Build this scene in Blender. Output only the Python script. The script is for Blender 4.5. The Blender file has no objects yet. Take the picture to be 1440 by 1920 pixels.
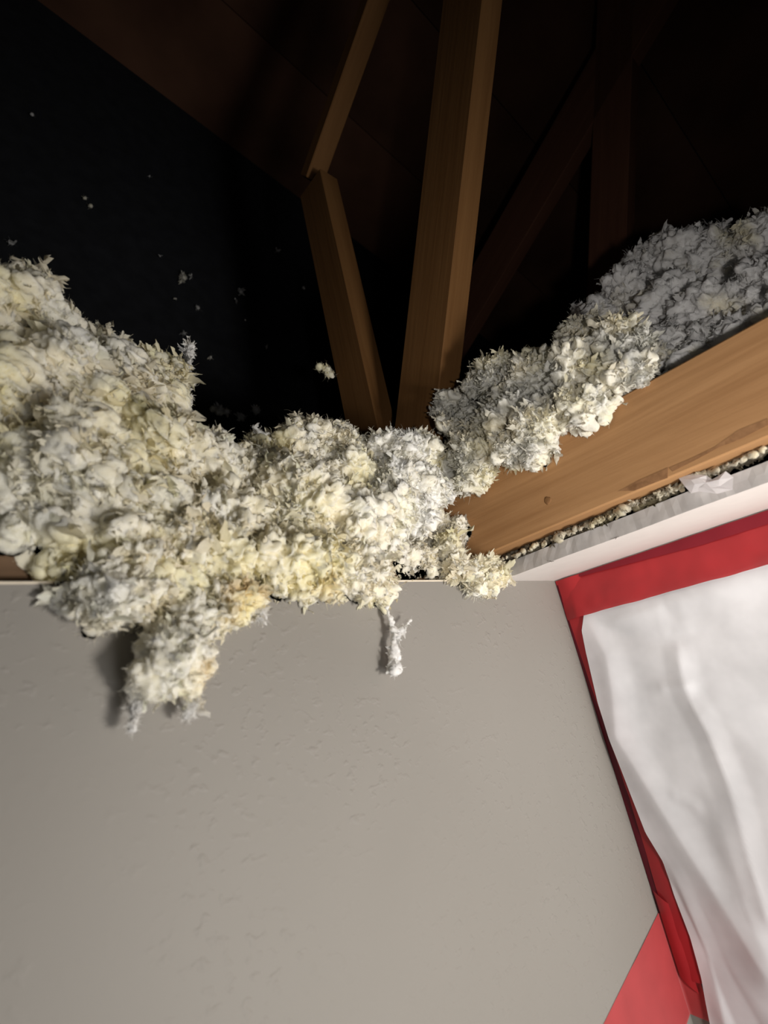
import bpy, bmesh, math, random
import numpy as np
from mathutils import Vector, Matrix

# ------------------------------------------------------------------ camera, world, lights, exposure
H = 2.44                                   # ceiling height; the room corner stands at x = 0, y = 0
sc = bpy.context.scene
col = sc.collection
CAM = np.array([-0.62382, -0.34496, H - 0.10125])
M = np.array([[0.73801377, -0.64562119, -0.196237],      # camera axes (right, up, back) in the room's axes
              [-0.08297241, -0.37543188, 0.92312864],
              [-0.66966504, -0.66499938, -0.33064264]])
FPX = 1000.0
cd = bpy.data.cameras.new('camera')
cam = bpy.data.objects.new('camera', cd)
col.objects.link(cam)
cam.matrix_world = Matrix.Translation(Vector(CAM)) @ Matrix([list(M[0]), list(M[1]), list(M[2])]).transposed().to_4x4()
cd.sensor_fit = 'VERTICAL'
cd.sensor_height = 36.0
cd.lens = FPX / 1920 * 36.0
cd.clip_start = 0.01
cd.clip_end = 100
cd.dof.use_dof = True
cd.dof.focus_distance = 0.62
cd.dof.aperture_fstop = 5.6
sc.camera = cam

world = bpy.data.worlds.new('world')
sc.world = world
world.use_nodes = True
bg = world.node_tree.nodes['Background']
bg.inputs[0].default_value = (1.0, 0.97, 0.93, 1)
bg.inputs[1].default_value = 0.10

def area(name, loc, target, size, power, colour, spread=180):
    d = bpy.data.lights.new(name, 'AREA')
    d.shape = 'DISK'
    d.size = size
    d.energy = power
    d.color = colour
    d.spread = math.radians(spread)
    o = bpy.data.objects.new(name, d)
    col.objects.link(o)
    o.location = loc
    o.rotation_euler = (Vector(target) - Vector(loc)).to_track_quat('-Z', 'Y').to_euler()
    return o

# the hand lamp beside the camera, and the soft daylight of the room below
sd = bpy.data.lights.new('work_light', 'SPOT')
sd.energy = 17.0
sd.color = (1.0, 0.945, 0.87)
sd.shadow_soft_size = 0.06
sd.spot_size = math.radians(128)
sd.spot_blend = 1.0
so = bpy.data.objects.new('work_light', sd)
col.objects.link(so)
so.location = (-0.33, -0.60, H - 0.30)
sd.energy = 14.0
fd = bpy.data.lights.new('phone_torch', 'SPOT')
fd.energy = 5.0
fd.color = (1.0, 0.95, 0.90)
fd.shadow_soft_size = 0.012
fd.spot_size = math.radians(84)
fd.spot_blend = 1.0
fo = bpy.data.objects.new('phone_torch', fd)
col.objects.link(fo)
fo.location = (-0.575, -0.42, H - 0.13)
fo.rotation_euler = (Vector((0.10, -0.12, H + 0.18)) - fo.location).to_track_quat('-Z', 'Y').to_euler()
so.rotation_euler = (Vector((-0.20, 0.0, H - 0.13)) - so.location).to_track_quat('-Z', 'Y').to_euler()
area('room_daylight', (-0.35, -1.5, H - 1.3), (0.0, -0.2, H - 0.65), 0.8, 4.6, (1.0, 0.975, 0.95), 100)

vs = sc.view_settings
vs.view_transform = 'Standard'
vs.look = 'None'
vs.exposure = 0.0
vs.gamma = 1.0
vs.use_curve_mapping = False

# ------------------------------------------------------------------ helpers
def ray(px, py):
    v = np.array([px - 720.0, 960.0 - py, -FPX])
    return M.T @ (v / np.linalg.norm(v))

def hit(px, py, axis, value):              # the point of the plane axis = value (z counted from the ceiling) seen at a pixel
    d = ray(px, py)
    v = value + (H if axis == 2 else 0)
    return CAM + d * ((v - CAM[axis]) / d[axis])

def mesh_obj(name, bm, mat, parent=None, smooth=False, loc=None):
    me = bpy.data.meshes.new(name)
    bm.normal_update()
    bm.to_mesh(me)
    bm.free()
    me.materials.append(mat)
    if smooth:
        me.polygons.foreach_set('use_smooth', [True] * len(me.polygons))
    o = bpy.data.objects.new(name, me)
    col.objects.link(o)
    if parent is not None:
        o.parent = parent
    if loc is not None:
        o.location = loc
    return o

def tag(o, label=None, cat=None, group=None, kind=None):
    if label: o['label'] = label
    if cat: o['category'] = cat
    if group: o['group'] = group
    if kind: o['kind'] = kind
    return o

def empty(name, loc):
    o = bpy.data.objects.new(name, None)
    o.empty_display_size = 0.05
    o.location = loc
    col.objects.link(o)
    return o

def add_box(bm, a, b):
    vv = [bm.verts.new((x, y, z)) for x in (a[0], b[0]) for y in (a[1], b[1]) for z in (a[2], b[2])]
    for q in ((0, 1, 3, 2), (4, 6, 7, 5), (0, 4, 5, 1), (2, 3, 7, 6), (0, 2, 6, 4), (1, 5, 7, 3)):
        bm.faces.new([vv[i] for i in q])

def boxes(*bb):
    bm = bmesh.new()
    for a, b in bb:
        add_box(bm, a, b)
    return bm

# vectorised noise -----------------------------------------------------------
_TAB = np.random.RandomState(77).uniform(-1, 1, 65536)

def noise3(p, s=0):
    p = np.asarray(p, float)
    i = np.floor(p).astype(np.int32)
    f = p - i
    u = f * f * f * (f * (f * 6 - 15) + 10)
    X = [(i[:, 0] + d) * 73856093 for d in (0, 1)]
    Y = [(i[:, 1] + d) * 19349663 for d in (0, 1)]
    Z = [((i[:, 2] + d) * 83492791) ^ (s * 7919 + 13) for d in (0, 1)]
    r = 0
    for dx in (0, 1):
        wx = u[:, 0] if dx else 1 - u[:, 0]
        for dy in (0, 1):
            wxy = wx * (u[:, 1] if dy else 1 - u[:, 1])
            xy = X[dx] ^ Y[dy]
            for dz in (0, 1):
                k = xy ^ Z[dz]
                k = (k ^ (k >> 15)) & 65535
                r = r + wxy * (u[:, 2] if dz else 1 - u[:, 2]) * _TAB[k]
    return r

def vnoise(p, s=0):
    return np.stack([noise3(p, s), noise3(p, s + 11), noise3(p, s + 23)], 1)

# ------------------------------------------------------------------ materials
def new_mat(name):
    m = bpy.data.materials.new(name)
    m.use_nodes = True
    nt = m.node_tree
    return m, nt, nt.nodes['Principled BSDF']

def N(nt, t, **kw):
    n = nt.nodes.new(t)
    for k, v in kw.items():
        if k.startswith('i_'):
            n.inputs[k[2:].replace('_', ' ')].default_value = v
        else:
            setattr(n, k, v)
    return n

def ramp(nt, fac, stops):
    r = nt.nodes.new('ShaderNodeValToRGB')
    el = r.color_ramp.elements
    while len(el) < len(stops):
        el.new(0.5)
    for e, (p, c) in zip(el, stops):
        e.position = p
        e.color = tuple(c) + (1,)
    nt.links.new(fac, r.inputs[0])
    return r

def coords(nt, scale=(1, 1, 1)):
    tc = N(nt, 'ShaderNodeTexCoord')
    mp = N(nt, 'ShaderNodeMapping')
    mp.inputs['Scale'].default_value = scale
    nt.links.new(tc.outputs['Object'], mp.inputs[0])
    return mp.outputs[0]

def wood(name, dark, light, rough=0.75):
    m, nt, b = new_mat(name)
    c = coords(nt, (1.6, 26, 26))
    n1 = N(nt, 'ShaderNodeTexNoise', i_Scale=1.6, i_Detail=6.0, i_Roughness=0.6, i_Distortion=0.6)
    nt.links.new(c, n1.inputs['Vector'])
    c2 = coords(nt, (5, 150, 150))
    n2 = N(nt, 'ShaderNodeTexNoise', i_Scale=1.5, i_Detail=3.0)
    nt.links.new(c2, n2.inputs['Vector'])
    mx = N(nt, 'ShaderNodeMath', operation='MULTIPLY_ADD')
    nt.links.new(n2.outputs[0], mx.inputs[0])
    mx.inputs[1].default_value = 0.3
    nt.links.new(n1.outputs[0], mx.inputs[2])
    r = ramp(nt, mx.outputs[0], [(0.40, dark), (0.85, light)])
    nt.links.new(r.outputs[0], b.inputs['Base Color'])
    b.inputs['Roughness'].default_value = rough
    b.inputs['Specular IOR Level'].default_value = 0.2
    bp = N(nt, 'ShaderNodeBump', i_Strength=0.25, i_Distance=0.001)
    nt.links.new(n2.outputs[0], bp.inputs['Height'])
    nt.links.new(bp.outputs[0], b.inputs['Normal'])
    return m

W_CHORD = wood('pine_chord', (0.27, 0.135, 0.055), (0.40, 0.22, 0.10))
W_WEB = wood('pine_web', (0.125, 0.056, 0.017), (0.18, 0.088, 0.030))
W_DARK = wood('dark_pine', (0.11, 0.045, 0.025), (0.16, 0.07, 0.04))  # darker pine tone for the second truss's webs
W_PLATE = wood('plate_wood', (0.10, 0.06, 0.035), (0.20, 0.125, 0.075))
W_KNOT = wood('knot_wood', (0.16, 0.08, 0.03), (0.26, 0.13, 0.055))
W_PATCH = wood('dark_patch_wood', (0.15, 0.07, 0.03), (0.34, 0.18, 0.085))

def wall_mat():
    m, nt, b = new_mat('orange_peel_paint')
    c = coords(nt)
    n0 = N(nt, 'ShaderNodeTexNoise', i_Scale=5.0, i_Detail=3.0)
    nt.links.new(c, n0.inputs['Vector'])
    r = ramp(nt, n0.outputs[0], [(0.3, (0.255, 0.239, 0.217)), (0.7, (0.272, 0.256, 0.234))])
    nt.links.new(r.outputs[0], b.inputs['Base Color'])
    b.inputs['Roughness'].default_value = 0.62
    b.inputs['Specular IOR Level'].default_value = 0.35
    c3 = coords(nt, (1.0, 1.0, 1.25))
    n1 = N(nt, 'ShaderNodeTexNoise', i_Scale=105.0, i_Detail=2.0, i_Roughness=0.5, i_Distortion=0.0)
    nt.links.new(c3, n1.inputs['Vector'])
    # knocked-down blobs, thicker in some areas than in others
    n2 = N(nt, 'ShaderNodeTexNoise', i_Scale=10.0, i_Detail=2.0)
    nt.links.new(c, n2.inputs['Vector'])
    a = N(nt, 'ShaderNodeMapRange')
    nt.links.new(n1.outputs[0], a.inputs[0])
    a.inputs[1].default_value = 0.56
    a.inputs[2].default_value = 0.72
    k = N(nt, 'ShaderNodeMapRange')
    nt.links.new(n2.outputs[0], k.inputs[0])
    k.inputs[1].default_value = 0.40
    k.inputs[2].default_value = 0.62
    k.inputs[3].default_value = 0.12
    mul = N(nt, 'ShaderNodeMath', operation='MULTIPLY')
    nt.links.new(a.outputs[0], mul.inputs[0])
    nt.links.new(k.outputs[0], mul.inputs[1])
    bp = N(nt, 'ShaderNodeBump', i_Strength=0.55, i_Distance=0.0010)
    nt.links.new(mul.outputs[0], bp.inputs['Height'])
    nt.links.new(bp.outputs[0], b.inputs['Normal'])
    return m
M_WALL = wall_mat()

def plain(name, c, rough=0.8, var=0.08, scale=20.0, bump=0.0, spec=0.3):
    m, nt, b = new_mat(name)
    co = coords(nt)
    n = N(nt, 'ShaderNodeTexNoise', i_Scale=scale, i_Detail=4.0)
    nt.links.new(co, n.inputs['Vector'])
    r = ramp(nt, n.outputs[0], [(0.3, [x * (1 - var) for x in c]), (0.7, [min(1, x * (1 + var)) for x in c])])
    nt.links.new(r.outputs[0], b.inputs['Base Color'])
    b.inputs['Roughness'].default_value = rough
    b.inputs['Specular IOR Level'].default_value = spec
    if bump:
        bp = N(nt, 'ShaderNodeBump', i_Strength=0.6, i_Distance=bump)
        nt.links.new(n.outputs[0], bp.inputs['Height'])
        nt.links.new(bp.outputs[0], b.inputs['Normal'])
    return m

M_CEIL = plain('ceiling_paint', (0.74, 0.70, 0.665), 0.6, 0.02, 60, 0.0004)
M_GYP = plain('gypsum_core', (0.44, 0.42, 0.415), 0.9, 0.12, 60, 0.0008)
M_PAPER = plain('torn_drywall_paper', (0.84, 0.81, 0.82), 0.85, 0.06, 60, 0.0003)
M_CREAM = plain('drywall_edge_paper', (0.72, 0.64, 0.52), 0.85, 0.1, 60, 0.0003)
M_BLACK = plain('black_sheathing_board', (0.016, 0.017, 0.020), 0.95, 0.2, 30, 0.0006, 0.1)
M_DECK = plain('roof_deck_boards', (0.095, 0.046, 0.028), 0.9, 0.5, 3.0, 0.0008, 0.1)
M_FLOOR = plain('subfloor', (0.35, 0.30, 0.25), 0.8, 0.1, 4.0)
M_FIBRE = plain('dark_fibre', (0.06, 0.05, 0.04), 0.9)

def film(name, c, alpha, rough, spec=0.5, trans=0.0):
    m, nt, b = new_mat(name)
    co = coords(nt)
    n = N(nt, 'ShaderNodeTexNoise', i_Scale=22.0, i_Detail=3.0)
    nt.links.new(co, n.inputs['Vector'])
    r = ramp(nt, n.outputs[0], [(0.3, [x * 0.9 for x in c]), (0.7, [min(1, x * 1.1) for x in c])])
    nt.links.new(r.outputs[0], b.inputs['Base Color'])
    b.inputs['Roughness'].default_value = rough
    b.inputs['Specular IOR Level'].default_value = spec
    b.inputs['Alpha'].default_value = alpha
    if trans:
        tl = N(nt, 'ShaderNodeBsdfTranslucent')
        nt.links.new(r.outputs[0], tl.inputs[0])
        mx = N(nt, 'ShaderNodeMixShader')
        mx.inputs[0].default_value = trans
        nt.links.new(b.outputs[0], mx.inputs[1])
        nt.links.new(tl.outputs[0], mx.inputs[2])
        out = nt.nodes['Material Output']
        nt.links.new(mx.outputs[0], out.inputs[0])
    return m
M_TAPE = film('red_tape_film', (0.37, 0.020, 0.025), 0.96, 0.38, 0.4)
M_TAPE_THIN = film('red_tape_single_layer', (0.50, 0.06, 0.065), 0.80, 0.45, 0.4)
M_GAP_SHADE = film('red_tape_gap_shade', (0.10, 0.004, 0.012), 1.0, 0.4, 0.3)  # tape red darkened to the tone of the corner gap's shadow
M_TOP_SHADE = film('red_tape_top_shade', (0.20, 0.008, 0.018), 1.0, 0.4, 0.3)  # tape red darkened to the tone of the shade below the ceiling
M_SHEET = film('white_poly_film', (0.85, 0.85, 0.885), 1.0, 0.42, 0.4, 0.25)

def fluff_mat(name, thin):
    m, nt, b = new_mat(name)
    at = N(nt, 'ShaderNodeAttribute', attribute_name='Col')
    co = coords(nt)
    n = N(nt, 'ShaderNodeTexNoise', i_Scale=420.0, i_Detail=4.0, i_Roughness=0.7, i_Distortion=1.5)
    nt.links.new(co, n.inputs['Vector'])
    nt.links.new(at.outputs['Color'], b.inputs['Base Color'])
    b.inputs['Roughness'].default_value = 0.85
    b.inputs['Specular IOR Level'].default_value = 0.12
    b.inputs['Subsurface Weight'].default_value = 0.0 if thin else 0.8
    b.inputs['Subsurface Radius'].default_value = (1.0, 1.0, 1.0)
    b.inputs['Subsurface Scale'].default_value = 0.006
    bp = N(nt, 'ShaderNodeBump', i_Strength=0.6, i_Distance=0.0012)
    nt.links.new(n.outputs[0], bp.inputs['Height'])
    nt.links.new(bp.outputs[0], b.inputs['Normal'])
    tl = N(nt, 'ShaderNodeBsdfTranslucent')
    nt.links.new(at.outputs['Color'], tl.inputs[0])
    mx = N(nt, 'ShaderNodeMixShader')
    mx.inputs[0].default_value = 0.40 if thin else 0.0
    nt.links.new(b.outputs[0], mx.inputs[1])
    nt.links.new(tl.outputs[0], mx.inputs[2])
    nt.links.new(mx.outputs[0], nt.nodes['Material Output'].inputs[0])
    return m
M_FLUFF = fluff_mat('fibreglass_fluff', False)
M_FLAKE = fluff_mat('fibreglass_flakes', True)

# ------------------------------------------------------------------ structure
T = 0.0127                                 # wall board thickness
TC = 0.0165                                # ceiling board thickness
GAP = 0.0280                               # height of the truss above the ceiling's face
tag(mesh_obj('wall_back', boxes(((-2.2, 0, 0), (0, T, H))), M_WALL), 'grey orange-peel textured drywall across the lower picture', kind='structure')
bm = boxes(((-2.2, -0.0002, H), (-0.012, T * 0.9, H + 0.0016)))
tag(mesh_obj('trim_1', bm, M_CREAM), 'cream paper edge along the top of the grey wall', kind='structure')
tag(mesh_obj('wall_right', boxes(((0, -2.2, 0), (T, 0, H))), M_WALL), kind='structure')
tag(mesh_obj('floor', boxes(((-2.2, -2.2, -0.02), (T, T, 0))), M_FLOOR), kind='structure')

# ceiling: only a strip is left along the right wall, its cut edge ragged; more of it stands behind the camera
rnd = random.Random(4)
def ceiling_strip():
    bm = bmesh.new()
    n = 150
    rows = []
    for i in range(n + 1):
        y = 0.0 - i * 0.9 / n
        j = 0.0006 * rnd.uniform(-1, 1) + 0.0022 * math.sin(i * 0.31)
        k = 0.0003 * rnd.uniform(-1, 1)
        x = -0.1215 + j * 0.5
        rows.append([bm.verts.new(p) for p in ((0, y, H), (x, y, H), (x + 0.001 + k, y, H + TC * 0.5), (x + 0.002 - k, y, H + TC), (0, y, H + TC))])
    cut = []
    for a, b in zip(rows, rows[1:]):
        for q in range(4):
            f = bm.faces.new((a[q], a[q + 1], b[q + 1], b[q]))
            if q in (1, 2):
                f.material_index = 1
    return bm
o = mesh_obj('ceiling', ceiling_strip(), M_CEIL)
o.data.materials.append(M_GYP)
tag(o, 'white strip of ceiling left along the right wall with its grey cut edge', kind='structure')
cb = boxes(((-2.2, -2.2, H), (-1.25, -0.02, H + TC)), ((-1.25, -2.2, H), (0, -0.9, H + TC)))
tag(mesh_obj('ceiling_far_side', cb, M_CEIL), kind='structure')
cb = boxes(((T, -2.2, H), (2.6, 0.9, H + TC)), ((-2.2, 0.10, H), (T, 0.9, H + TC)))
tag(mesh_obj('ceiling_of_next_rooms', cb, M_CEIL), kind='structure')

YG = 0.60
g0, g1 = hit(70, 0, 1, YG), hit(780, 536, 1, YG)
SL = (g1[2] - g0[2]) / (g1[0] - g0[0])
def deck_z(x): return g0[2] + SL * (x - g0[0])
def gable():
    bm = bmesh.new()
    pts = [(-2.2, H), (2.6, H), (2.6, deck_z(2.6)), (-2.2, deck_z(-2.2))]
    a = [bm.verts.new((x, YG, z)) for x, z in pts]
    b = [bm.verts.new((x, YG + 0.012, z)) for x, z in pts]
    bm.faces.new(a)
    bm.faces.new(b[::-1])
    for i in range(4):
        bm.faces.new((a[i], b[i], b[(i + 1) % 4], a[(i + 1) % 4]))
    return bm
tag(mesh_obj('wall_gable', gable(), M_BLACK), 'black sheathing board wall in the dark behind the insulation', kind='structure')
# the roof deck: separate boards running up the slope's width
deck = empty('roof_deck', (0, YG, deck_z(0)))
tag(deck, 'dim brown underside of the sloping roof deck at the top', 'roof', kind='structure')
th = math.atan(SL)
y = YG + 0.01
bw = 0.30
protos = []
k = 0
while y > -2.3:
    bm = bmesh.new()
    add_box(bm, (-2.4, -bw / 2 + 0.0015, 0), (2.8, bw / 2 - 0.0015, 0.016))
    b = mesh_obj('deck_board', bm, M_DECK, deck)
    b.location = (0, y - bw / 2 - YG, rnd.uniform(-0.0015, 0.0015))
    b.rotation_euler = (0, -th, 0)
    y -= bw
bm = bmesh.new()
add_box(bm, (-2.45, -2.95, 0.0185), (2.85, 0.03, 0.024))
felt = mesh_obj('roofing_felt', bm, M_BLACK, deck)
felt.rotation_euler = (0, -th, 0)
tag(mesh_obj('wall_attic', boxes(((-2.25, -2.25, H), (-2.195, YG + 0.012, deck_z(-2.2) + 0.01)), ((2.59, -2.25, H), (2.65, YG + 0.012, deck_z(2.6) + 0.01)), ((-2.2, -2.22, H), (2.6, -2.2, deck_z(-2.2)))), M_BLACK), kind='structure')

# ------------------------------------------------------------------ top plate and trusses
def board(name, p0, p1, width, thick, mat, parent, side, origin):
    """A squared timber from p0 to p1; width lies in the truss plane (x = const), thick along x.  side: +1 / -1 offsets the width."""
    p0, p1 = Vector(p0), Vector(p1)
    d = (p1 - p0)
    L = d.length
    d.normalize()
    xw = Vector((1, 0, 0))
    wv = xw.cross(d)
    wv.normalize()
    bm = bmesh.new()
    add_box(bm, (0, min(0, -side * width), 0), (L, max(0, -side * width), thick))
    bmesh.ops.bevel(bm, geom=bm.edges[:], offset=0.0016, segments=1, affect='EDGES')
    bmesh.ops.recalc_face_normals(bm, faces=bm.faces[:])
    o = mesh_obj(name, bm, mat, parent)
    zv = xw
    mt = Matrix((d, wv, zv)).transposed().to_4x4()
    mt.translation = p0 - Vector(origin)
    o.matrix_local = mt
    return o

o = mesh_obj('top_plate', boxes(((-2.2, T + 0.0005, H - 0.028), (0.0, T + 0.0895, H + GAP - 0.0004))), W_PLATE)
tag(o, 'dark wooden top plate behind the upper edge of the grey wall', 'timber', kind='structure')

XB = -0.142
def yz(px, py, X=XB):
    h = hit(px, py, 0, X)
    return h
ZB = H + GAP
truss = empty('roof_truss', (XB, 0, ZB))
tag(truss, 'lit pine roof truss whose bottom chord runs along the cut ceiling strip', 'truss', 'roof trusses in the attic')
org = (XB, 0, ZB)
chord = board('bottom_chord', (XB, 0.42, ZB), (XB, -1.6, ZB), 0.089, 0.038, W_CHORD, truss, 1 if Vector((0, -1, 0)).cross(Vector((1, 0, 0))).z > 0 else -1, org)

def web(ridge0, ridge1, left, width, parent, X, org, mat, ext0=0, ext1=0, name='web', thick=0.038):
    a, b = Vector(hit(*ridge0, 0, X)), Vector(hit(*ridge1, 0, X))
    d = (b - a).normalized()
    a = a - d * ext0
    b = b + d * ext1
    l = Vector(hit(*left, 0, X))
    side = 1 if d.cross(Vector((1, 0, 0))).dot(l - a) > 0 else -1
    return board(name, a, b, width, thick, mat, parent, side, org)

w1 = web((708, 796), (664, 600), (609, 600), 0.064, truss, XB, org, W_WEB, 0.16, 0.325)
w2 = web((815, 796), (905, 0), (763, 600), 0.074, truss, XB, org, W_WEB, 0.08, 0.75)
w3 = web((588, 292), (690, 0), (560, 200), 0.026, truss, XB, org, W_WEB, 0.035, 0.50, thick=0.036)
# knots and the dark patches low on the chord
def knot(px, py, r, parent, X, org, off=-0.0004, flat=0.4, mat=None, ax=0):
    h = hit(px, py, ax, X)
    bm = bmesh.new()
    bmesh.ops.create_icosphere(bm, subdivisions=2, radius=r)
    for v in bm.verts:
        if ax == 0: v.co.x *= 0.15
        else: v.co.y *= 0.15
        v.co.z *= 1.0 + 0.2 * math.sin(v.co.y * 900)
    o = mesh_obj('knot', bm, mat or W_KNOT, parent, True)
    o.location = Vector(h) - Vector(org)
    return o
knot(1027, 938, 0.0042, truss, XB, org)
knot(1185, 705, 0.0022, truss, XB, org)
# dark patches: thin raised shapes along the chord's lower edge
def raised_patch(name, outline, X, thick, mat, parent, org):
    bm = bmesh.new()
    pts = [Vector(hit(px, py, 0, X)) - Vector(org) for px, py in outline]
    a = [bm.verts.new(p) for p in pts]
    b = [bm.verts.new(p + Vector((-thick * (0.5 + 0.5 * rnd.random()), 0, 0))) for p in pts]
    bm.faces.new(b)
    n = len(pts)
    for i in range(n):
        bm.faces.new((a[i], a[(i + 1) % n], b[(i + 1) % n], b[i]))
    bmesh.ops.recalc_face_normals(bm, faces=bm.faces[:])
    return mesh_obj(name, bm, mat, parent)
s_ = raised_patch('dark_patch', [(1160, 921), (1200, 900), (1235, 885), (1253, 877), (1252, 896), (1228, 905), (1190, 920)], XB, 0.0005, W_PATCH, truss, org)
s_['label'] = 'dark patch low on the chord'
s_ = raised_patch('dark_patch', [(1255, 877), (1300, 858), (1340, 838), (1386, 806), (1440, 785), (1440, 797), (1388, 824), (1350, 838), (1305, 862), (1262, 884)], XB, 0.0005, W_PATCH, truss, org)
s_['label'] = 'long dark streak near the frame edge'

X2 = 0.467
truss2 = empty('roof_truss', (X2, 0, ZB))
tag(truss2, 'faint second roof truss in the dark beyond the lit one', 'truss', 'roof trusses in the attic')
org2 = (X2, 0, ZB)
c2 = chord.copy()
col.objects.link(c2)
c2.parent = truss2
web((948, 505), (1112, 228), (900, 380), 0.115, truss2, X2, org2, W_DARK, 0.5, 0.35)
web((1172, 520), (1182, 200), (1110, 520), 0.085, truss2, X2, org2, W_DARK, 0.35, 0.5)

# ------------------------------------------------------------------ plastic sheet
XS = -0.007
edge_px = [(1095, 1150), (1091, 1183), (1099, 1223), (1122, 1318), (1147, 1391), (1183, 1489), (1211, 1561), (1243, 1616), (1263, 1680), (1293, 1759), (1314, 1835), (1322, 1880), (1330, 1920), (1350, 2000)]
edge = np.array([hit(px, py, 0, XS) for px, py in edge_px])
folds = [   # pixel polyline, height (m), half width (m), sharpness
    ([(1248, 1110), (1266, 1180), (1282, 1270), (1296, 1310), (1330, 1370), (1372, 1480), (1404, 1600), (1440, 1720)], 0.0055, 0.010, 1.0),
    ([(1096, 1152), (1140, 1230), (1152, 1300), (1158, 1380), (1215, 1470), (1290, 1590), (1360, 1700), (1440, 1830)], 0.0060, 0.014, 0.6),
    ([(1100, 1158), (1150, 1185), (1210, 1200), (1270, 1205)], -0.0040, 0.012, 0.5),
    ([(1230, 1290), (1290, 1285)], 0.0030, 0.006, 0.8),
    ([(1245, 1120), (1262, 1160), (1268, 1195)], -0.0040, 0.009, 0.6),
    ([(1270, 1190), (1340, 1210), (1440, 1260)], -0.0035, 0.022, 0.3),
    ([(1300, 1310), (1370, 1360), (1440, 1420)], 0.0045, 0.020, 0.4),
    ([(1340, 1500), (1400, 1700), (1440, 1790)], 0.0040, 0.011, 0.6),
    ([(1220, 1600), (1290, 1720), (1350, 1840), (1400, 1920)], -0.0045, 0.012, 0.5),
    ([(1265, 1640), (1330, 1800), (1360, 1920)], 0.0040, 0.008, 0.8),
    ([(1180, 1230), (1220, 1330), (1225, 1420)], -0.0025, 0.020, 0.3),
    ([(1255, 1485), (1305, 1510)], 0.0022, 0.006, 0.8),
    ([(1120, 1170), (1200, 1150), (1300, 1110), (1440, 1080)], 0.0030, 0.012, 0.4),
]
def seg_dist(P, A, B):
    AB = B - A
    t = np.clip(((P - A) @ AB) / (AB @ AB), 0, 1)
    return np.linalg.norm(P - (A + t[:, None] * AB), axis=1), t
def sheet():
    nz, ny = 300, 230
    zs = np.linspace(H - 0.043, H - 0.95, nz)
    ez, ey = edge[::-1, 2], edge[::-1, 1]
    P = []
    for z in zs:
        y0 = np.interp(z, ez, ey)
        if z < edge[-1, 2]:
            y0 = edge[-1, 1]
        t = np.linspace(0, 1, ny) ** 1.25
        P.append(np.stack([np.full(ny, XS), y0 + t * (-0.75 - y0), np.full(ny, z)], 1))
    P = np.concatenate(P)
    Q = P[:, 1:]
    h = np.zeros(len(P))
    for poly, amp, wd, sharp in folds:
        pp = [hit(px, py, 0, XS)[1:] for px, py in poly]
        d = np.full(len(P), 9.0)
        tt = np.zeros(len(P))
        for i, (a, b) in enumerate(zip(pp, pp[1:])):
            dd, t = seg_dist(Q, a, b)
            u = (i + t) / (len(pp) - 1)
            m_ = dd < d
            d = np.where(m_, dd, d)
            tt = np.where(m_, u, tt)
        x = d / wd
        prof = 0.8 * sharp * np.maximum(0, 1 - x / 1.8) ** 1.3 + (1 - sharp) * np.exp(-x * x)
        h += amp * prof * np.clip(0.35 + 3 * tt, 0, 1)
    nn = np.stack([Q[:, 0] * 9, Q[:, 1] * 5, np.zeros(len(P))], 1)
    h += 0.003 * noise3(nn, 5) + 0.0010 * noise3(nn * 3.1, 6)
    fade = np.clip((H - 0.045 - P[:, 2]) / 0.02, 0, 1)
    h = h * (0.15 + 0.85 * fade)
    P[:, 0] = np.minimum(XS - h * 0.9, -0.0056)
    me = bpy.data.meshes.new('plastic_sheet')
    idx = np.arange(nz * ny).reshape(nz, ny)
    F = np.stack([idx[:-1, :-1], idx[1:, :-1], idx[1:, 1:], idx[:-1, 1:]], -1).reshape(-1, 4)
    me.from_pydata(P.tolist(), [], F.tolist())
    me.polygons.foreach_set('use_smooth', [True] * len(F))
    me.materials.append(M_SHEET)
    o = bpy.data.objects.new('plastic_sheet', me)
    col.objects.link(o)
    return o
tag(sheet(), 'creased white plastic sheet hung over the right wall below red tape', 'sheet')

# ------------------------------------------------------------------ red tape
def tape(name, grid_fn, nu, nv, mat, parent=None, thick=0.0003, smooth=True):
    P = np.array([[grid_fn(u / nu, v / nv) for v in range(nv + 1)] for u in range(nu + 1)]).reshape(-1, 3)
    idx = np.arange((nu + 1) * (nv + 1)).reshape(nu + 1, nv + 1)
    F = np.stack([idx[:-1, :-1], idx[1:, :-1], idx[1:, 1:], idx[:-1, 1:]], -1).reshape(-1, 4)
    me = bpy.data.meshes.new(name)
    me.from_pydata(P.tolist(), [], F.tolist())
    me.polygons.foreach_set('use_smooth', [smooth] * len(F))
    me.materials.append(mat)
    o = bpy.data.objects.new(name, me)
    col.objects.link(o)
    if parent is not None:
        o.parent = parent
    return o

def n1(x, y, s): return float(noise3(np.array([[x, y, 0.37]]), s)[0])
def top_tape(u, v):
    y = -0.0015 - u * 0.75
    z = H - 0.0012 - v * 0.0505 + (0.0006 * n1(u * 40, 3, 2) if v > 0.9 else 0)
    bulge = 0.0034 * math.exp(-((v - 0.05) / 0.28) ** 2) * (0.3 + 1.1 * min(1, u * 9))
    x = -0.0105 * v ** 1.2 * min(1.0, u * 0.75 / 0.018) - 0.0012 - bulge * 0 - 0.0011 * n1(u * 26, v * 3.0, 8) * (0.3 + v) - 0.0006 * n1(u * 70, v * 4, 9)
    return (x, y, z)
t1 = tape('red_tape', top_tape, 220, 14, M_TAPE)
tag(t1, 'wide strip of glossy red tape along the top of the white sheet', 'tape', 'red masking tape')

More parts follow.
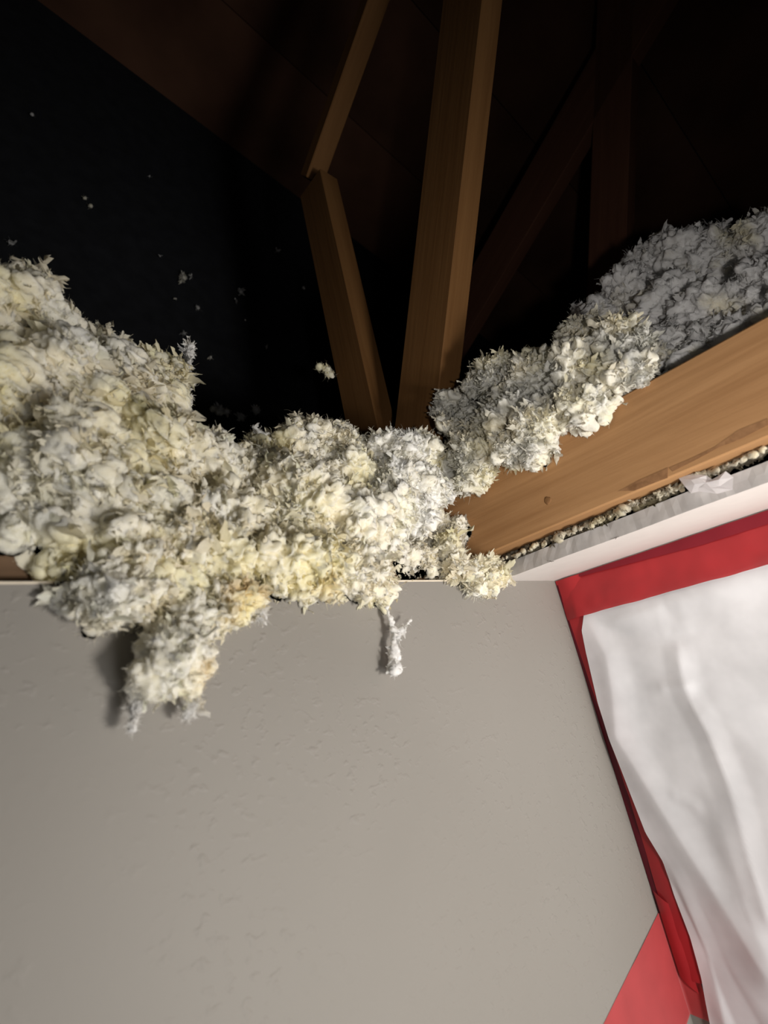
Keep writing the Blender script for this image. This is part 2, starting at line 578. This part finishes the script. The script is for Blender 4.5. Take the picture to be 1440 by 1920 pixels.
def top_shade(u, v):  # added strip: paints the shaded upper band of the tape
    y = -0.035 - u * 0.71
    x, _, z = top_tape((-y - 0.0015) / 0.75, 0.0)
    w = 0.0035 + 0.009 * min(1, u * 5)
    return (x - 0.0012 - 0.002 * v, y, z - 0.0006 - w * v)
f_ = tape('shade_strip', top_shade, 90, 3, M_TOP_SHADE, t1)
f_['label'] = 'dark maroon strip painted as shade on the tape under the ceiling'

def corner_tape(u, v):
    z = H - 0.002 - u * 0.415
    lift = 0.010 * math.exp(-((u - 0.62) / 0.30) ** 2)
    y = -0.0035 - 0.5 * lift - v * 0.032
    x = -0.0018 - 0.0022 * math.sin(v * 3.1) - 0.0007 * n1(u * 30, v * 2, 3)
    return (x, y, z)
t2 = tape('red_tape', corner_tape, 120, 8, M_TAPE)
tag(t2, 'narrow red tape running down the room corner beside the white sheet', 'tape', 'red masking tape')
def corner_shade(u, v):  # added dark strip in place of the shadow between corner and lifted tape
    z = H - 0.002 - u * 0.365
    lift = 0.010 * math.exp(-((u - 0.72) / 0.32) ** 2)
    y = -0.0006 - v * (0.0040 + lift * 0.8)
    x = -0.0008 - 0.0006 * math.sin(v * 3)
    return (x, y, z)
f_ = tape('shade_strip', corner_shade, 80, 3, M_GAP_SHADE, t2)
f_['label'] = 'dark strip painted as the gap shadow beside the corner tape'

def low_tape(u, v):
    # a strip along the grey wall that turns the corner by two centimetres
    x = 0.021 - u * 0.60
    z = H - 0.361 - v * 0.086 + 0.20 * min(0.0, x) - 0.16 * max(0, x)
    r = 0.0006 * n1(u * 22, v * 5, 4) * min(1, abs(x) * 60)
    if x > 0:
        return (-0.0014 - r, -0.0008 - x, z)
    return (x - 0.0014, -0.0008 - r, z)
t3 = tape('red_tape', low_tape, 200, 12, M_TAPE_THIN)
tag(t3, 'paler red tape strip slanting down the grey wall at the bottom', 'tape', 'red masking tape')
def over_tape(u, v):
    z = H - 0.340 - u * 0.075
    return (-0.0030 - 0.0015 * math.sin(v * 3.1), -0.0035 - v * 0.014, z - 0.012 * v)
o_ = tape('overlap', over_tape, 20, 6, M_TAPE, t3)
o_['label'] = 'deeper red where two layers overlap'

# ------------------------------------------------------------------ insulation
def to_np(me):
    n = len(me.vertices)
    V = np.empty(n * 3)
    me.vertices.foreach_get('co', V)
    me.calc_loop_triangles()
    F = np.empty(len(me.loop_triangles) * 3, dtype=np.int32)
    me.loop_triangles.foreach_get('vertices', F)
    return V.reshape(-1, 3), F.reshape(-1, 3)

def vert_normals(V, F):
    fn = np.cross(V[F[:, 1]] - V[F[:, 0]], V[F[:, 2]] - V[F[:, 0]])
    n = np.zeros_like(V)
    for k in range(3):
        np.add.at(n, F[:, k], fn)
    return n / np.maximum(1e-12, np.linalg.norm(n, axis=1))[:, None], fn

WHITE = np.array([0.89, 0.87, 0.775])
CREAM = np.array([0.88, 0.82, 0.66])
YELLOW = np.array([0.88, 0.805, 0.50])
GREY = np.array([0.78, 0.76, 0.70])
ORANGE = np.array([0.86, 0.58, 0.20])

def unit(v): return v / np.maximum(1e-12, np.linalg.norm(v, axis=-1, keepdims=True))

def ico(sub):
    bm = bmesh.new()
    bmesh.ops.create_icosphere(bm, subdivisions=sub, radius=1.0)
    v = np.array([x.co[:] for x in bm.verts])
    f = np.array([[x.index for x in q.verts] for q in bm.faces])
    bm.free()
    return v, f
ICO2, ICO3 = ico(2), ico(3)

def fluff(name, label, lumps, seed, kids=14, flakes=2500, fibres=2500, fl=(0.0035, 0.0085), fib=(0.003, 0.009), tint=0.5,
          spots=(), voxel=0.0017, disp=1.0, streak=None, axis=1, cat='insulation', group=None, base=WHITE, dirt=1.0):
    rng = np.random.RandomState(seed)
    lv, lf, n0 = [], [], 0
    def ball(tpl, c, r):
        nonlocal n0
        lv.append(tpl[0] * r + c)
        lf.append(tpl[1] + n0)
        n0 += len(tpl[0])
    for (px, py, pl, r) in lumps:
        c = hit(px, py, axis, pl)
        R = r / FPX * np.linalg.norm(c - CAM) * abs((-M[2]) @ ray(px, py))
        ball(ICO3 if R > 0.01 else ICO2, c, R * 0.86)
        for k in range(kids):
            d = unit(rng.randn(3))
            r2 = R * rng.uniform(0.20, 0.50)
            p = c + d * (R * 0.98 - r2 * 0.75)
            ball(ICO2, p, r2 * np.array([rng.uniform(.7, 1.4), rng.uniform(.7, 1.4), rng.uniform(.6, 1.2)]))
    tmp = bpy.data.meshes.new('t')
    tmp.from_pydata(np.concatenate(lv), [], np.concatenate(lf).tolist())
    to = bpy.data.objects.new('t', tmp)
    col.objects.link(to)
    md = to.modifiers.new('r', 'REMESH')
    md.mode = 'VOXEL'
    md.voxel_size = voxel
    dg = bpy.context.evaluated_depsgraph_get()
    em = bpy.data.meshes.new_from_object(to.evaluated_get(dg))
    V, F = to_np(em)
    bpy.data.objects.remove(to)
    bpy.data.meshes.remove(tmp)
    bpy.data.meshes.remove(em)
    n, _ = vert_normals(V, F)
    def q(P, f):
        Q = P * f
        if streak is not None:
            s = unit(np.array(streak, float))
            Q = Q - 0.72 * (Q @ s)[:, None] * s
        return Q
    warp = vnoise(q(V, 70), seed) * 0.006
    B = np.abs(noise3(q(V + warp, 70), seed + 1)) * 0.0115 + np.abs(noise3(q(V + warp, 160), seed + 2)) * 0.0075 + np.abs(noise3(q(V + warp, 330), seed + 3)) * 0.0036
    V = V + n * ((B - 0.0055) * disp)[:, None] + vnoise(q(V, 240), seed + 5) * 0.0016 * disp
    n, fn = vert_normals(V, F)
    ar = np.linalg.norm(fn, axis=1)
    fc = V[F].mean(1)
    # leave out what faces far away from the opening and could never be seen
    pr = ar / ar.sum()

    def colour(P, extra):
        a = np.clip(0.5 + 0.9 * noise3(P * 28, 40 + seed) + 0.5 * noise3(P * 75, 41 + seed) + (tint - 0.5) * 2, 0, 1)[:, None]
        b = np.clip(1.6 * noise3(P * 22, 42 + seed) - 0.25 + (tint - 0.5), 0, 1)[:, None]
        g = np.clip(1.5 * noise3(P * 35, 43 + seed) - 0.3, 0, 1)[:, None]
        c = base * (1 - a) + CREAM * a
        c = c * (1 - 0.7 * b) + YELLOW * 0.7 * b
        c = c * (1 - 0.35 * g) + GREY * 0.35 * g
        for (px, py, pl, r, cc, s) in spots:
            h = hit(px, py, axis, pl)
            w = np.exp(-(np.linalg.norm(P - h, axis=1) / r) ** 2)[:, None] * s
            c = c * (1 - w) + np.array(cc) * w
        return np.clip(c * (1 + extra) * dirt, 0, 0.92)

    VV, FF, CC = [V], [F], [colour(V, 0)]
    nbase = len(F)
    pf = pr * np.clip(0.55 + 1.5 * noise3(fc * 32, seed + 60) + 0.6 * noise3(fc * 90, seed + 61), 0.06, 1.5)
    pf /= pf.sum()
    off = len(V)
    # flakes: small cupped, curled and ragged tongues of fibre
    if flakes:
        fi = rng.choice(len(F), flakes, p=pf)
        p0 = fc[fi]
        nn = unit(fn[fi])
        rd = unit(rng.randn(flakes, 3))
        if streak is not None:
            rd = unit(rd + 1.6 * unit(np.array(streak, float)) * rng.choice([-1, 1], flakes)[:, None])
        tdir = unit(rd - (rd * nn).sum(1)[:, None] * nn)
        d = unit(tdir + nn * rng.uniform(-0.15, 0.45, flakes)[:, None])
        s = unit(np.cross(d, nn))
        up = unit(np.cross(s, d))
        nu, nv = 5, 4
        L = fl[0] * (fl[1] / fl[0] * 1.15) ** (rng.rand(flakes) ** 1.5) * (1 + 0.6 * (rng.rand(flakes) > .95))
        Wd = L * rng.uniform(0.28, 0.62, flakes)
        curl = rng.uniform(-1.5, 1.9, flakes)
        cup = rng.uniform(-0.9, 0.9, flakes)
        pts = np.zeros((flakes, nu, nv, 3))
        cx = np.zeros(flakes)
        cy = np.zeros(flakes)
        tw = rng.uniform(-0.8, 0.8, flakes)
        for i in range(nu):
            u = i / (nu - 1)
            if i:
                an = curl * u
                cx = cx + np.cos(an) * L / (nu - 1)
                cy = cy + np.sin(an) * L / (nu - 1)
            w = (0.35 + 0.65 * math.sin(math.pi * (0.15 + 0.72 * u))) * (1 if i < nu - 1 else 0.6)
            for j in range(nv):
                v = j / (nv - 1) * 2 - 1
                jag = 1 + rng.uniform(-0.45, 0.45, flakes) * (abs(v) > .9)
                a = v * w * Wd * 0.5 * jag
                b = cup * Wd * 0.35 * (v * v) + tw * a * u
                tip = (rng.uniform(-0.18, 0.32, flakes) * L) if i == nu - 1 else (rng.uniform(-0.04, 0.04, flakes) * L)
                pts[:, i, j] = p0 + d * (cx + tip)[:, None] + s * a[:, None] + up * (cy + b - 0.0012)[:, None]
        pts += (rng.randn(*pts.shape)) * (L * 0.028)[:, None, None, None]
        P = pts.reshape(-1, 3)
        idx = np.arange(nu * nv).reshape(nu, nv)
        q4 = np.stack([idx[:-1, :-1], idx[1:, :-1], idx[1:, 1:], idx[:-1, 1:]], -1).reshape(-1, 4)
        t3_ = np.concatenate([q4[:, [0, 1, 2]], q4[:, [0, 2, 3]]])
        f = (t3_[None] + (np.arange(flakes) * nu * nv)[:, None, None]).reshape(-1, 3) + off
        VV.append(P)
        FF.append(f)
        CC.append(colour(P, np.repeat(rng.uniform(-0.06, 0.10, flakes), nu * nv)[:, None]))
        off += len(P)
    # fibres: hair-thin ribbons standing off the clumps
    if fibres:
        fi = rng.choice(len(F), fibres, p=pr)
        p = fc[fi].copy()
        nn = unit(fn[fi])
        d = unit(unit(rng.randn(fibres, 3)) + nn * rng.uniform(0.2, 1.6, fibres)[:, None])
        L = rng.uniform(fib[0], fib[1], fibres) * (1 + 1.0 * (rng.rand(fibres) > .96))
        s = unit(np.cross(d, rng.randn(fibres, 3)))
        w0 = rng.uniform(0.00012, 0.00028, fibres)
        ns = 4
        pts = np.zeros((fibres, ns, 2, 3))
        for i in range(ns):
            w = (w0 * (1 - 0.75 * i / (ns - 1)))[:, None]
            pts[:, i, 0] = p - s * w
            pts[:, i, 1] = p + s * w
            d = unit(d + rng.randn(fibres, 3) * 0.35)
            p = p + d * (L / (ns - 1))[:, None]
        P = pts.reshape(-1, 3)
        b = []
        for i in range(ns - 1):
            b += [(2 * i, 2 * i + 1, 2 * i + 3), (2 * i, 2 * i + 3, 2 * i + 2)]
        f = (np.array(b)[None] + (np.arange(fibres) * ns * 2)[:, None, None]).reshape(-1, 3) + off
        VV.append(P)
        FF.append(f)
        CC.append(colour(P, 0.05))
        off += len(P)
    V = np.concatenate(VV)
    F = np.concatenate(FF)
    C = np.concatenate(CC)
    keep_room(V)
    e = V[F[:nbase]]
    el = np.maximum(np.linalg.norm(e[:, 0] - e[:, 1], axis=1), np.maximum(np.linalg.norm(e[:, 1] - e[:, 2], axis=1), np.linalg.norm(e[:, 2] - e[:, 0], axis=1)))
    kb = el < voxel * 7
    F = np.concatenate([F[:nbase][kb], F[nbase:]])
    nbase = int(kb.sum())
    me = bpy.data.meshes.new(name)
    me.vertices.add(len(V))
    me.vertices.foreach_set('co', V.ravel())
    me.loops.add(len(F) * 3)
    me.loops.foreach_set('vertex_index', F.ravel().astype(np.int32))
    me.polygons.add(len(F))
    me.polygons.foreach_set('loop_start', np.arange(0, len(F) * 3, 3, dtype=np.int32))
    me.polygons.foreach_set('loop_total', np.full(len(F), 3, dtype=np.int32))
    me.polygons.foreach_set('use_smooth', np.ones(len(F), dtype=bool))
    me.update(calc_edges=True)
    a = me.color_attributes.new('Col', 'FLOAT_COLOR', 'POINT')
    a.data.foreach_set('color', np.concatenate([C, np.ones((len(C), 1))], 1).ravel())
    me.materials.append(M_FLUFF)
    me.materials.append(M_FLAKE)
    mi = np.ones(len(F), dtype=np.int32)
    mi[:nbase] = 0
    me.polygons.foreach_set('material_index', mi)
    o = bpy.data.objects.new(name, me)
    col.objects.link(o)
    tag(o, label, cat, group, 'stuff' if ('heap' in name or 'crumbs' in name or 'specks' in name) else None)
    return o

def keep_room(V):
    """Fluff lies against wood and board instead of passing through them."""
    m_ = (V[:, 2] < H - 0.012) & (V[:, 1] > -0.0012) & (V[:, 1] < 0.2)
    V[m_, 1] = -0.0012
    m_ = (V[:, 2] < H + GAP) & (V[:, 1] >= 0.0128) & (V[:, 2] > H - 0.1)
    f_ = m_ & (V[:, 1] < 0.030)
    V[f_, 1] = 0.0128
    V[m_ & ~f_, 2] = H + GAP + 0.0004
    f_ = (V[:, 2] < H + 0.002) & (V[:, 1] > -0.0012) & (V[:, 1] < 0.02) & (V[:, 2] > H - 0.1)
    V[f_, 1] = -0.0012
    # the chord: push to whichever face is nearer
    x0, x1, z0, z1 = XB - 0.0008, XB + 0.0388, H + GAP - 0.002, H + GAP + 0.0895
    m_ = (V[:, 0] > x0) & (V[:, 0] < x1) & (V[:, 2] > z0) & (V[:, 2] < z1)
    tz = m_ & (z1 - V[:, 2] < 0.026)
    V[tz, 2] = z1
    tx = m_ & ~tz
    left = tx & (V[:, 0] < (x0 + x1) / 2 + 0.006)
    V[left, 0] = x0
    V[tx & ~left, 0] = x1

G = 'loose blown insulation in the ceiling opening'
STR = tuple(hit(300, 760, 1, 0.05) - hit(60, 560, 1, 0.05))
fluff('insulation_heap', 'tall cream insulation heap rising at the left edge of the opening', [
    (-60, 620, .08, 120), (20, 590, .08, 95), (95, 640, .08, 72), (-40, 780, .06, 140), (120, 740, .06, 110), (215, 730, .07, 80), (280, 745, .07, 58),
    (10, 920, .04, 115), (150, 890, .03, 120), (290, 850, .04, 95), (350, 870, .04, 62), (40, 1000, .03, 62), (170, 1000, .02, 85), (250, 940, .02, 95),
    (185, 655, .08, 42), (240, 672, .08, 32), (120, 1055, .012, 34), (345, 1095, -.004, 44), (300, 1080, -.004, 40), (60, 1050, .03, 30), (290, 690, .075, 26), (325, 700, .07, 20)], 3,
    kids=16, flakes=7000, fibres=7000, fl=(0.004, 0.012), tint=0.64, streak=STR, disp=0.9,
    spots=[(250, 840, .0, .035, YELLOW, .35), (0, 900, .0, .04, (0.82, 0.83, 0.77), .5), (285, 960, -.02, .010, (0.88, 0.86, 0.90), .9)])
fluff('insulation_heap', 'yellow and white insulation heap spilling over the middle of the wall edge', [
    (400, 890, .05, 72), (470, 905, .05, 66), (430, 985, .02, 82), (545, 870, .06, 66), (590, 845, .06, 52), (640, 850, .06, 52), (660, 905, .04, 66),
    (560, 950, .02, 92), (645, 990, .01, 86), (330, 1020, .01, 86), (420, 1050, .00, 62), (520, 1050, -.004, 66), (600, 1062, -.008, 62), (675, 1068, -.006, 56),
    (715, 1100, -.008, 32), (490, 840, .06, 24), (560, 815, .06, 28), (255, 1050, .00, 60), (570, 1095, -.010, 34)], 11,
    kids=18, flakes=8500, fibres=9000, tint=0.70,
    spots=[(608, 1098, -.03, .014, ORANGE, .9), (590, 1075, -.03, .026, YELLOW, .9), (570, 950, -.02, .035, YELLOW, .4), (470, 1100, -.02, .014, YELLOW, .6)])
fluff('insulation_clump', 'pale clump bulging over the wall edge at the lower left', [
    (200, 1105, -.008, 56), (165, 1125, -.008, 34), (240, 1130, -.010, 48), (275, 1110, -.006, 44), (205, 1140, -.012, 40)], 17,
    kids=14, flakes=1000, fibres=1800, fib=(.002, .006), tint=0.58, spots=[(200, 1130, -.03, .014, (0.86, 0.87, 0.86), .8)], group=None)
fluff('insulation_clump', 'largest clump hanging down in front of the grey wall', [
    (318, 1232, -.020, 66), (290, 1262, -.022, 46), (340, 1190, -.016, 42), (340, 1270, -.022, 42), (375, 1258, -.020, 28), (352, 1150, -.012, 36)], 23,
    kids=12, flakes=260, fibres=3200, fib=(.0015, .0045), tint=0.50, voxel=0.0018, disp=0.62,
    spots=[(392, 1262, -.030, .013, (0.82, 0.64, 0.34), .9), (290, 1250, -.04, .016, CREAM, .8), (340, 1200, -.03, .03, WHITE, .8), (330,1290,-.04,.012,WHITE,.8)])
fluff('insulation_clump', 'clump with an orange stain hanging right of the largest hanging clump', [
    (420, 1135, -.012, 44), (455, 1125, -.012, 32), (445, 1155, -.014, 24), (400, 1170, -.014, 28)], 29,
    kids=12, flakes=350, fibres=1200, fib=(.002, .006), tint=0.5, voxel=0.0018, disp=0.8,
    spots=[(462, 1125, -.022, .014, ORANGE, .85), (470, 1145, -.022, .014, YELLOW, .9)])
fluff('insulation_clump', 'bright white clump standing at the middle in front of the pine webs', [
    (742, 858, .015, 46), (785, 850, .015, 40), (750, 910, .005, 52), (790, 920, .005, 44), (738, 962, -.002, 46), (776, 965, .000, 36), (815, 875, .015, 26), (725, 1005, -.004, 34), (708, 850, .02, 26)], 31,
    kids=18, flakes=4000, fibres=5000, tint=0.30, base=np.array([.90, .885, .83]),
    spots=[(820, 870, .0, .014, YELLOW, .7)])
fluff('insulation_crumbs', 'greyish insulation crumbs packed between the white clump and the beam end', [
    (800, 1000, .05, 46), (850, 960, .05, 44), (835, 1040, .03, 36), (775, 1050, .03, 34), (862, 1000, .02, 26), (800, 1060, .02, 26), (845, 905, .07, 46), (740, 1050, .03, 40), (868, 985, .01, 16)], 37,
    kids=26, flakes=3000, fibres=2500, tint=0.42, base=np.array([.70, .67, .60]), fl=(0.004, 0.009))
fluff('insulation_clump', 'yellowish tuft poking over the wall edge beside the beam end', [
    (855, 1062, .000, 26), (880, 1075, -.006, 28), (915, 1078, -.010, 28), (895, 1098, -.012, 20), (940, 1085, -.012, 13), (842, 1030, .008, 24)], 41,
    kids=12, flakes=900, fibres=1100, tint=0.52, voxel=0.0018, disp=0.8, fl=(0.004, 0.011))
fluff('insulation_heap', 'speckled grey and yellow insulation clump lying over the beam', [
    (850, 765, -.13, 34), (885, 800, -.13, 50), (935, 720, -.12, 48), (960, 780, -.14, 58), (1010, 720, -.12, 56), (1025, 790, -.15, 52), (1080, 700, -.12, 60),
    (1090, 765, -.15, 44), (1150, 705, -.13, 54), (1190, 665, -.12, 36), (1150, 645, -.11, 44), (900, 850, -.15, 40), (960, 835, -.158, 34), (1000, 840, -.158, 28),
    (890, 895, -.155, 30), (865, 880, -.14, 36), (1085, 640, -.10, 38), (1200, 700, -.14, 22), (1130, 760, -.15, 20)], 43, axis=0,
    kids=20, flakes=13000, fibres=14000, tint=0.42, base=np.array([.68, .67, .61]), disp=1.15, fib=(.002, .006),
    spots=[(1105, 680, -.16, .014, YELLOW, .9), (900, 830, -.17, .02, YELLOW, .4), (1080, 745, -.17, .014, YELLOW, .4)])
fluff('insulation_heap', 'dim grey insulation heap banked behind the beam at the right', [
    (1120, 600, .02, 40), (1180, 560, .05, 52), (1215, 500, .10, 46), (1270, 490, .10, 56), (1330, 500, .10, 58), (1390, 520, .10, 60), (1450, 470, .12, 76), (1250, 590, .02, 64),
    (1320, 600, .00, 62), (1400, 600, .00, 66), (1470, 560, .02, 80), (1250, 650, -.03, 50), (1330, 640, -.04, 40), (1225, 690, -.06, 34), (1090, 590, .03, 22), (1340, 450, .12, 26), (1245, 455, .12, 20), (1500, 620, .02, 60), (1300, 680, -.07, 34), (1375, 645, -.06, 40), (1440, 615, -.05, 46), (1500, 580, -.04, 50)], 47, axis=0,
    kids=14, flakes=4200, fibres=9000, tint=0.16, base=np.array([.80, .79, .78]), fl=(0.004, 0.010), voxel=0.0028, disp=1.1)

# ------------------------------------------------------------------ ragged wisps
def wisp(name, label, path, axis, pl, seed, r0, r1, flakes=120, fibres=160, tint=0.3, spread=0.3, group=None):
    pts = []
    n = 14
    for i in range(n):
        t = i / (n - 1) * (len(path) - 1)
        k = min(int(t), len(path) - 2)
        f = t - k
        x = path[k][0] * (1 - f) + path[k + 1][0] * f
        y_ = path[k][1] * (1 - f) + path[k + 1][1] * f
        pts.append((x, y_, pl, r0 + (r1 - r0) * i / (n - 1)))
    return fluff(name, label, pts, seed, kids=5, flakes=flakes, fibres=fibres, fl=(0.002, 0.006), fib=(.0015, .0050), tint=tint, voxel=0.0011, disp=0.35, axis=axis, group=group, base=np.array([.88, .87, .85]))
wisp('insulation_wisp', 'thin white forked wisp dangling below the middle heap', [(726, 1140), (733, 1165), (742, 1190), (738, 1215), (740, 1225), (740, 1252)], 1, -.012, 51, 6, 9, 50, 120, .1)
wisp('insulation_wisp', 'short white wisp branching right from the dangling forked wisp', [(742, 1195), (754, 1180), (770, 1163)], 1, -.014, 52, 5, 3, 25, 60, .1)
wisp('insulation_wisp', 'hair-thin wisp trailing from the left of the largest hanging clump', [(262, 1300), (252, 1330), (247, 1362), (243, 1378)], 1, -.016, 53, 5, 2.5, 60, 400, .3)
wisp('insulation_wisp', 'hair-thin wisp trailing from the right of the largest hanging clump', [(370, 1300), (352, 1335), (345, 1345)], 1, -.016, 54, 9, 3, 120, 500, .2)
wisp('insulation_wisp', 'ragged grey wisp standing at the tip of the left heap', [(358, 652), (352, 690), (362, 715), (352, 765)], 1, .07, 55, 7, 4, 300, 260, .3)
wisp('insulation_wisp', 'pointed wisp sticking up from the left heap', [(88, 512), (98, 545), (115, 580)], 1, .07, 56, 4, 14, 160, 200, .4)
wisp('insulation_wisp', 'fraying wisp at the tip of the yellow stained hanging clump', [(460, 1140), (480, 1152), (500, 1160)], 1, -.014, 57, 12, 3, 100, 200, .3)
wisp('insulation_wisp', 'small ragged wisp on the top of the middle heap', [(498, 845), (490, 820), (475, 802)], 1, .05, 58, 12, 4, 160, 200, .3)

# crumbs lodged along the cut ceiling edge under the beam
cr = []
rng = np.random.RandomState(5)
for i in range(170):
    t = rng.rand()
    px = 932 + t * 520
    py = 1026 - 0.423 * (px - 1000) + rng.uniform(-2.5, 3.5)
    cr.append((px, py, -0.1240 + rng.uniform(-.001, .004), rng.uniform(1.3, 3.8) + 2.6 * t * rng.rand()))
def crumbs():
    return fluff('insulation_crumbs', 'line of small insulation crumbs along the cut edge under the beam', [(a, b, c, d) for a, b, c, d in cr], 61, kids=8, flakes=350, fibres=400, fl=(0.002, 0.005), fib=(.001, .003), tint=0.45, voxel=0.0013, disp=0.5, axis=0, base=np.array([.62, .58, .50]), dirt=np.array([.62, .60, .55]))
_kr = keep_room
def keep_room(V):
    V[:, 2] = np.minimum(V[:, 2], H + GAP - 0.0004)
    m2 = (V[:, 2] < H + TC + 0.0004) & (V[:, 0] > -0.1230)
    V[m2, 0] = -0.1230
crumbs()
rng = np.random.RandomState(9)
deep = []
for i in range(110):
    t = (i + rng.rand()) / 110
    px = 940 + t * 520
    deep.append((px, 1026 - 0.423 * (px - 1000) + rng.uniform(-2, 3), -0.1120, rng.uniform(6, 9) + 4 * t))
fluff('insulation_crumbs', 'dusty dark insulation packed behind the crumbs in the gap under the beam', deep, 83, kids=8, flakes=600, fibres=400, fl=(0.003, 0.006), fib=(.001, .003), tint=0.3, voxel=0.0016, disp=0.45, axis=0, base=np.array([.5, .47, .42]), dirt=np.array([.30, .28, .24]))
keep_room = _kr

# specks of fluff stuck to the black board
sp = [(345, 520, 8), (338, 528, 5), (358, 516, 4), (452, 546, 5), (330, 560, 4), (370, 577, 4), (480, 770, 9), (410, 770, 14), (425, 772, 10), (398, 766, 9), (452, 782, 10), (300, 480, 4), (460, 600, 3),
      (520, 470, 3), (170, 385, 6), (160, 372, 4), (60, 215, 5), (570, 540, 4), (395, 670, 4), (440, 560, 3), (500, 650, 3), (345, 625, 4), (280, 330, 3), (20, 455, 7)]
o = fluff('fluff_specks', 'scattered fluff specks stuck to the black board wall', [(a, b, YG - 0.012, r * 0.7) for a, b, r in sp], 67, kids=3, flakes=300, fibres=500, fl=(0.004, 0.010), tint=0.2, voxel=0.002, disp=0.3, cat='insulation', base=np.array([.45, .45, .45]))
o = fluff('insulation_tuft', 'small tuft caught on the left edge of the left pine web', [(598, 688, .17, 6), (612, 692, .165, 8), (618, 700, .165, 6), (622, 706, .165, 5)], 71, kids=5, flakes=60, fibres=90, fl=(0.003, 0.008), tint=0.6, voxel=0.002, disp=0.4)

# ------------------------------------------------------------------ torn paper and dark fibres on the ceiling strip
def flap():
    out = [(1272, 896), (1300, 888), (1326, 892), (1345, 905), (1362, 884), (1376, 895), (1374, 918), (1345, 926), (1310, 922), (1296, 925), (1285, 912)]
    bm = bmesh.new()
    pts = []
    for i, (px, py) in enumerate(out):
        h = hit(px, py, 0, -0.1290)
        pts.append(Vector(h))
    c = sum(pts, Vector()) / len(pts)
    a = [bm.verts.new(p + Vector((-0.002 * rnd.random(), 0, 0))) for p in pts]
    b = [bm.verts.new((p + c) / 2 + Vector((-0.004 * rnd.random(), 0, 0))) for p in pts]
    cc = bm.verts.new(c + Vector((-0.003, 0, 0)))
    n = len(pts)
    for i in range(n):
        j = (i + 1) % n
        bm.faces.new((a[i], a[j], b[j], b[i]))
        bm.faces.new((b[i], b[j], cc))
    bmesh.ops.solidify(bm, geom=bm.faces[:], thickness=0.0005)
    return bm
tag(mesh_obj('paper_scrap', flap(), M_PAPER), 'torn white drywall paper scrap hanging on the cut ceiling edge', 'paper')

def stray(px, py, seed, label):
    r = random.Random(seed)
    h = Vector(hit(px, py, 2, -0.0006))
    bm = bmesh.new()
    for q in range(3):
        p = h + Vector((r.uniform(-.001, .001), r.uniform(-.001, .001), 0))
        a = r.uniform(0, 6.28)
        prev = None
        for i in range(4):
            w = Vector((math.cos(a + 1.57), math.sin(a + 1.57), 0)) * 0.00022
            cur = [bm.verts.new(p + w), bm.verts.new(p - w), bm.verts.new(p + Vector((0, 0, -0.0003)))]
            if prev:
                for k in range(3):
                    bm.faces.new((prev[k], prev[(k + 1) % 3], cur[(k + 1) % 3], cur[k]))
            prev = cur
            a += r.uniform(-0.7, 0.7)
            p = p + Vector((math.cos(a), math.sin(a), -0.05)) * 0.0017
    tag(mesh_obj('dark_fibre', bm, M_FIBRE), label, 'fibre', 'dark fibres on the ceiling strip')
stray(1154, 1008, 1, 'tiny dark fibre on the ceiling strip farther from the corner')
stray(1032, 1052, 2, 'tiny dark fibre on the ceiling strip nearer the corner')
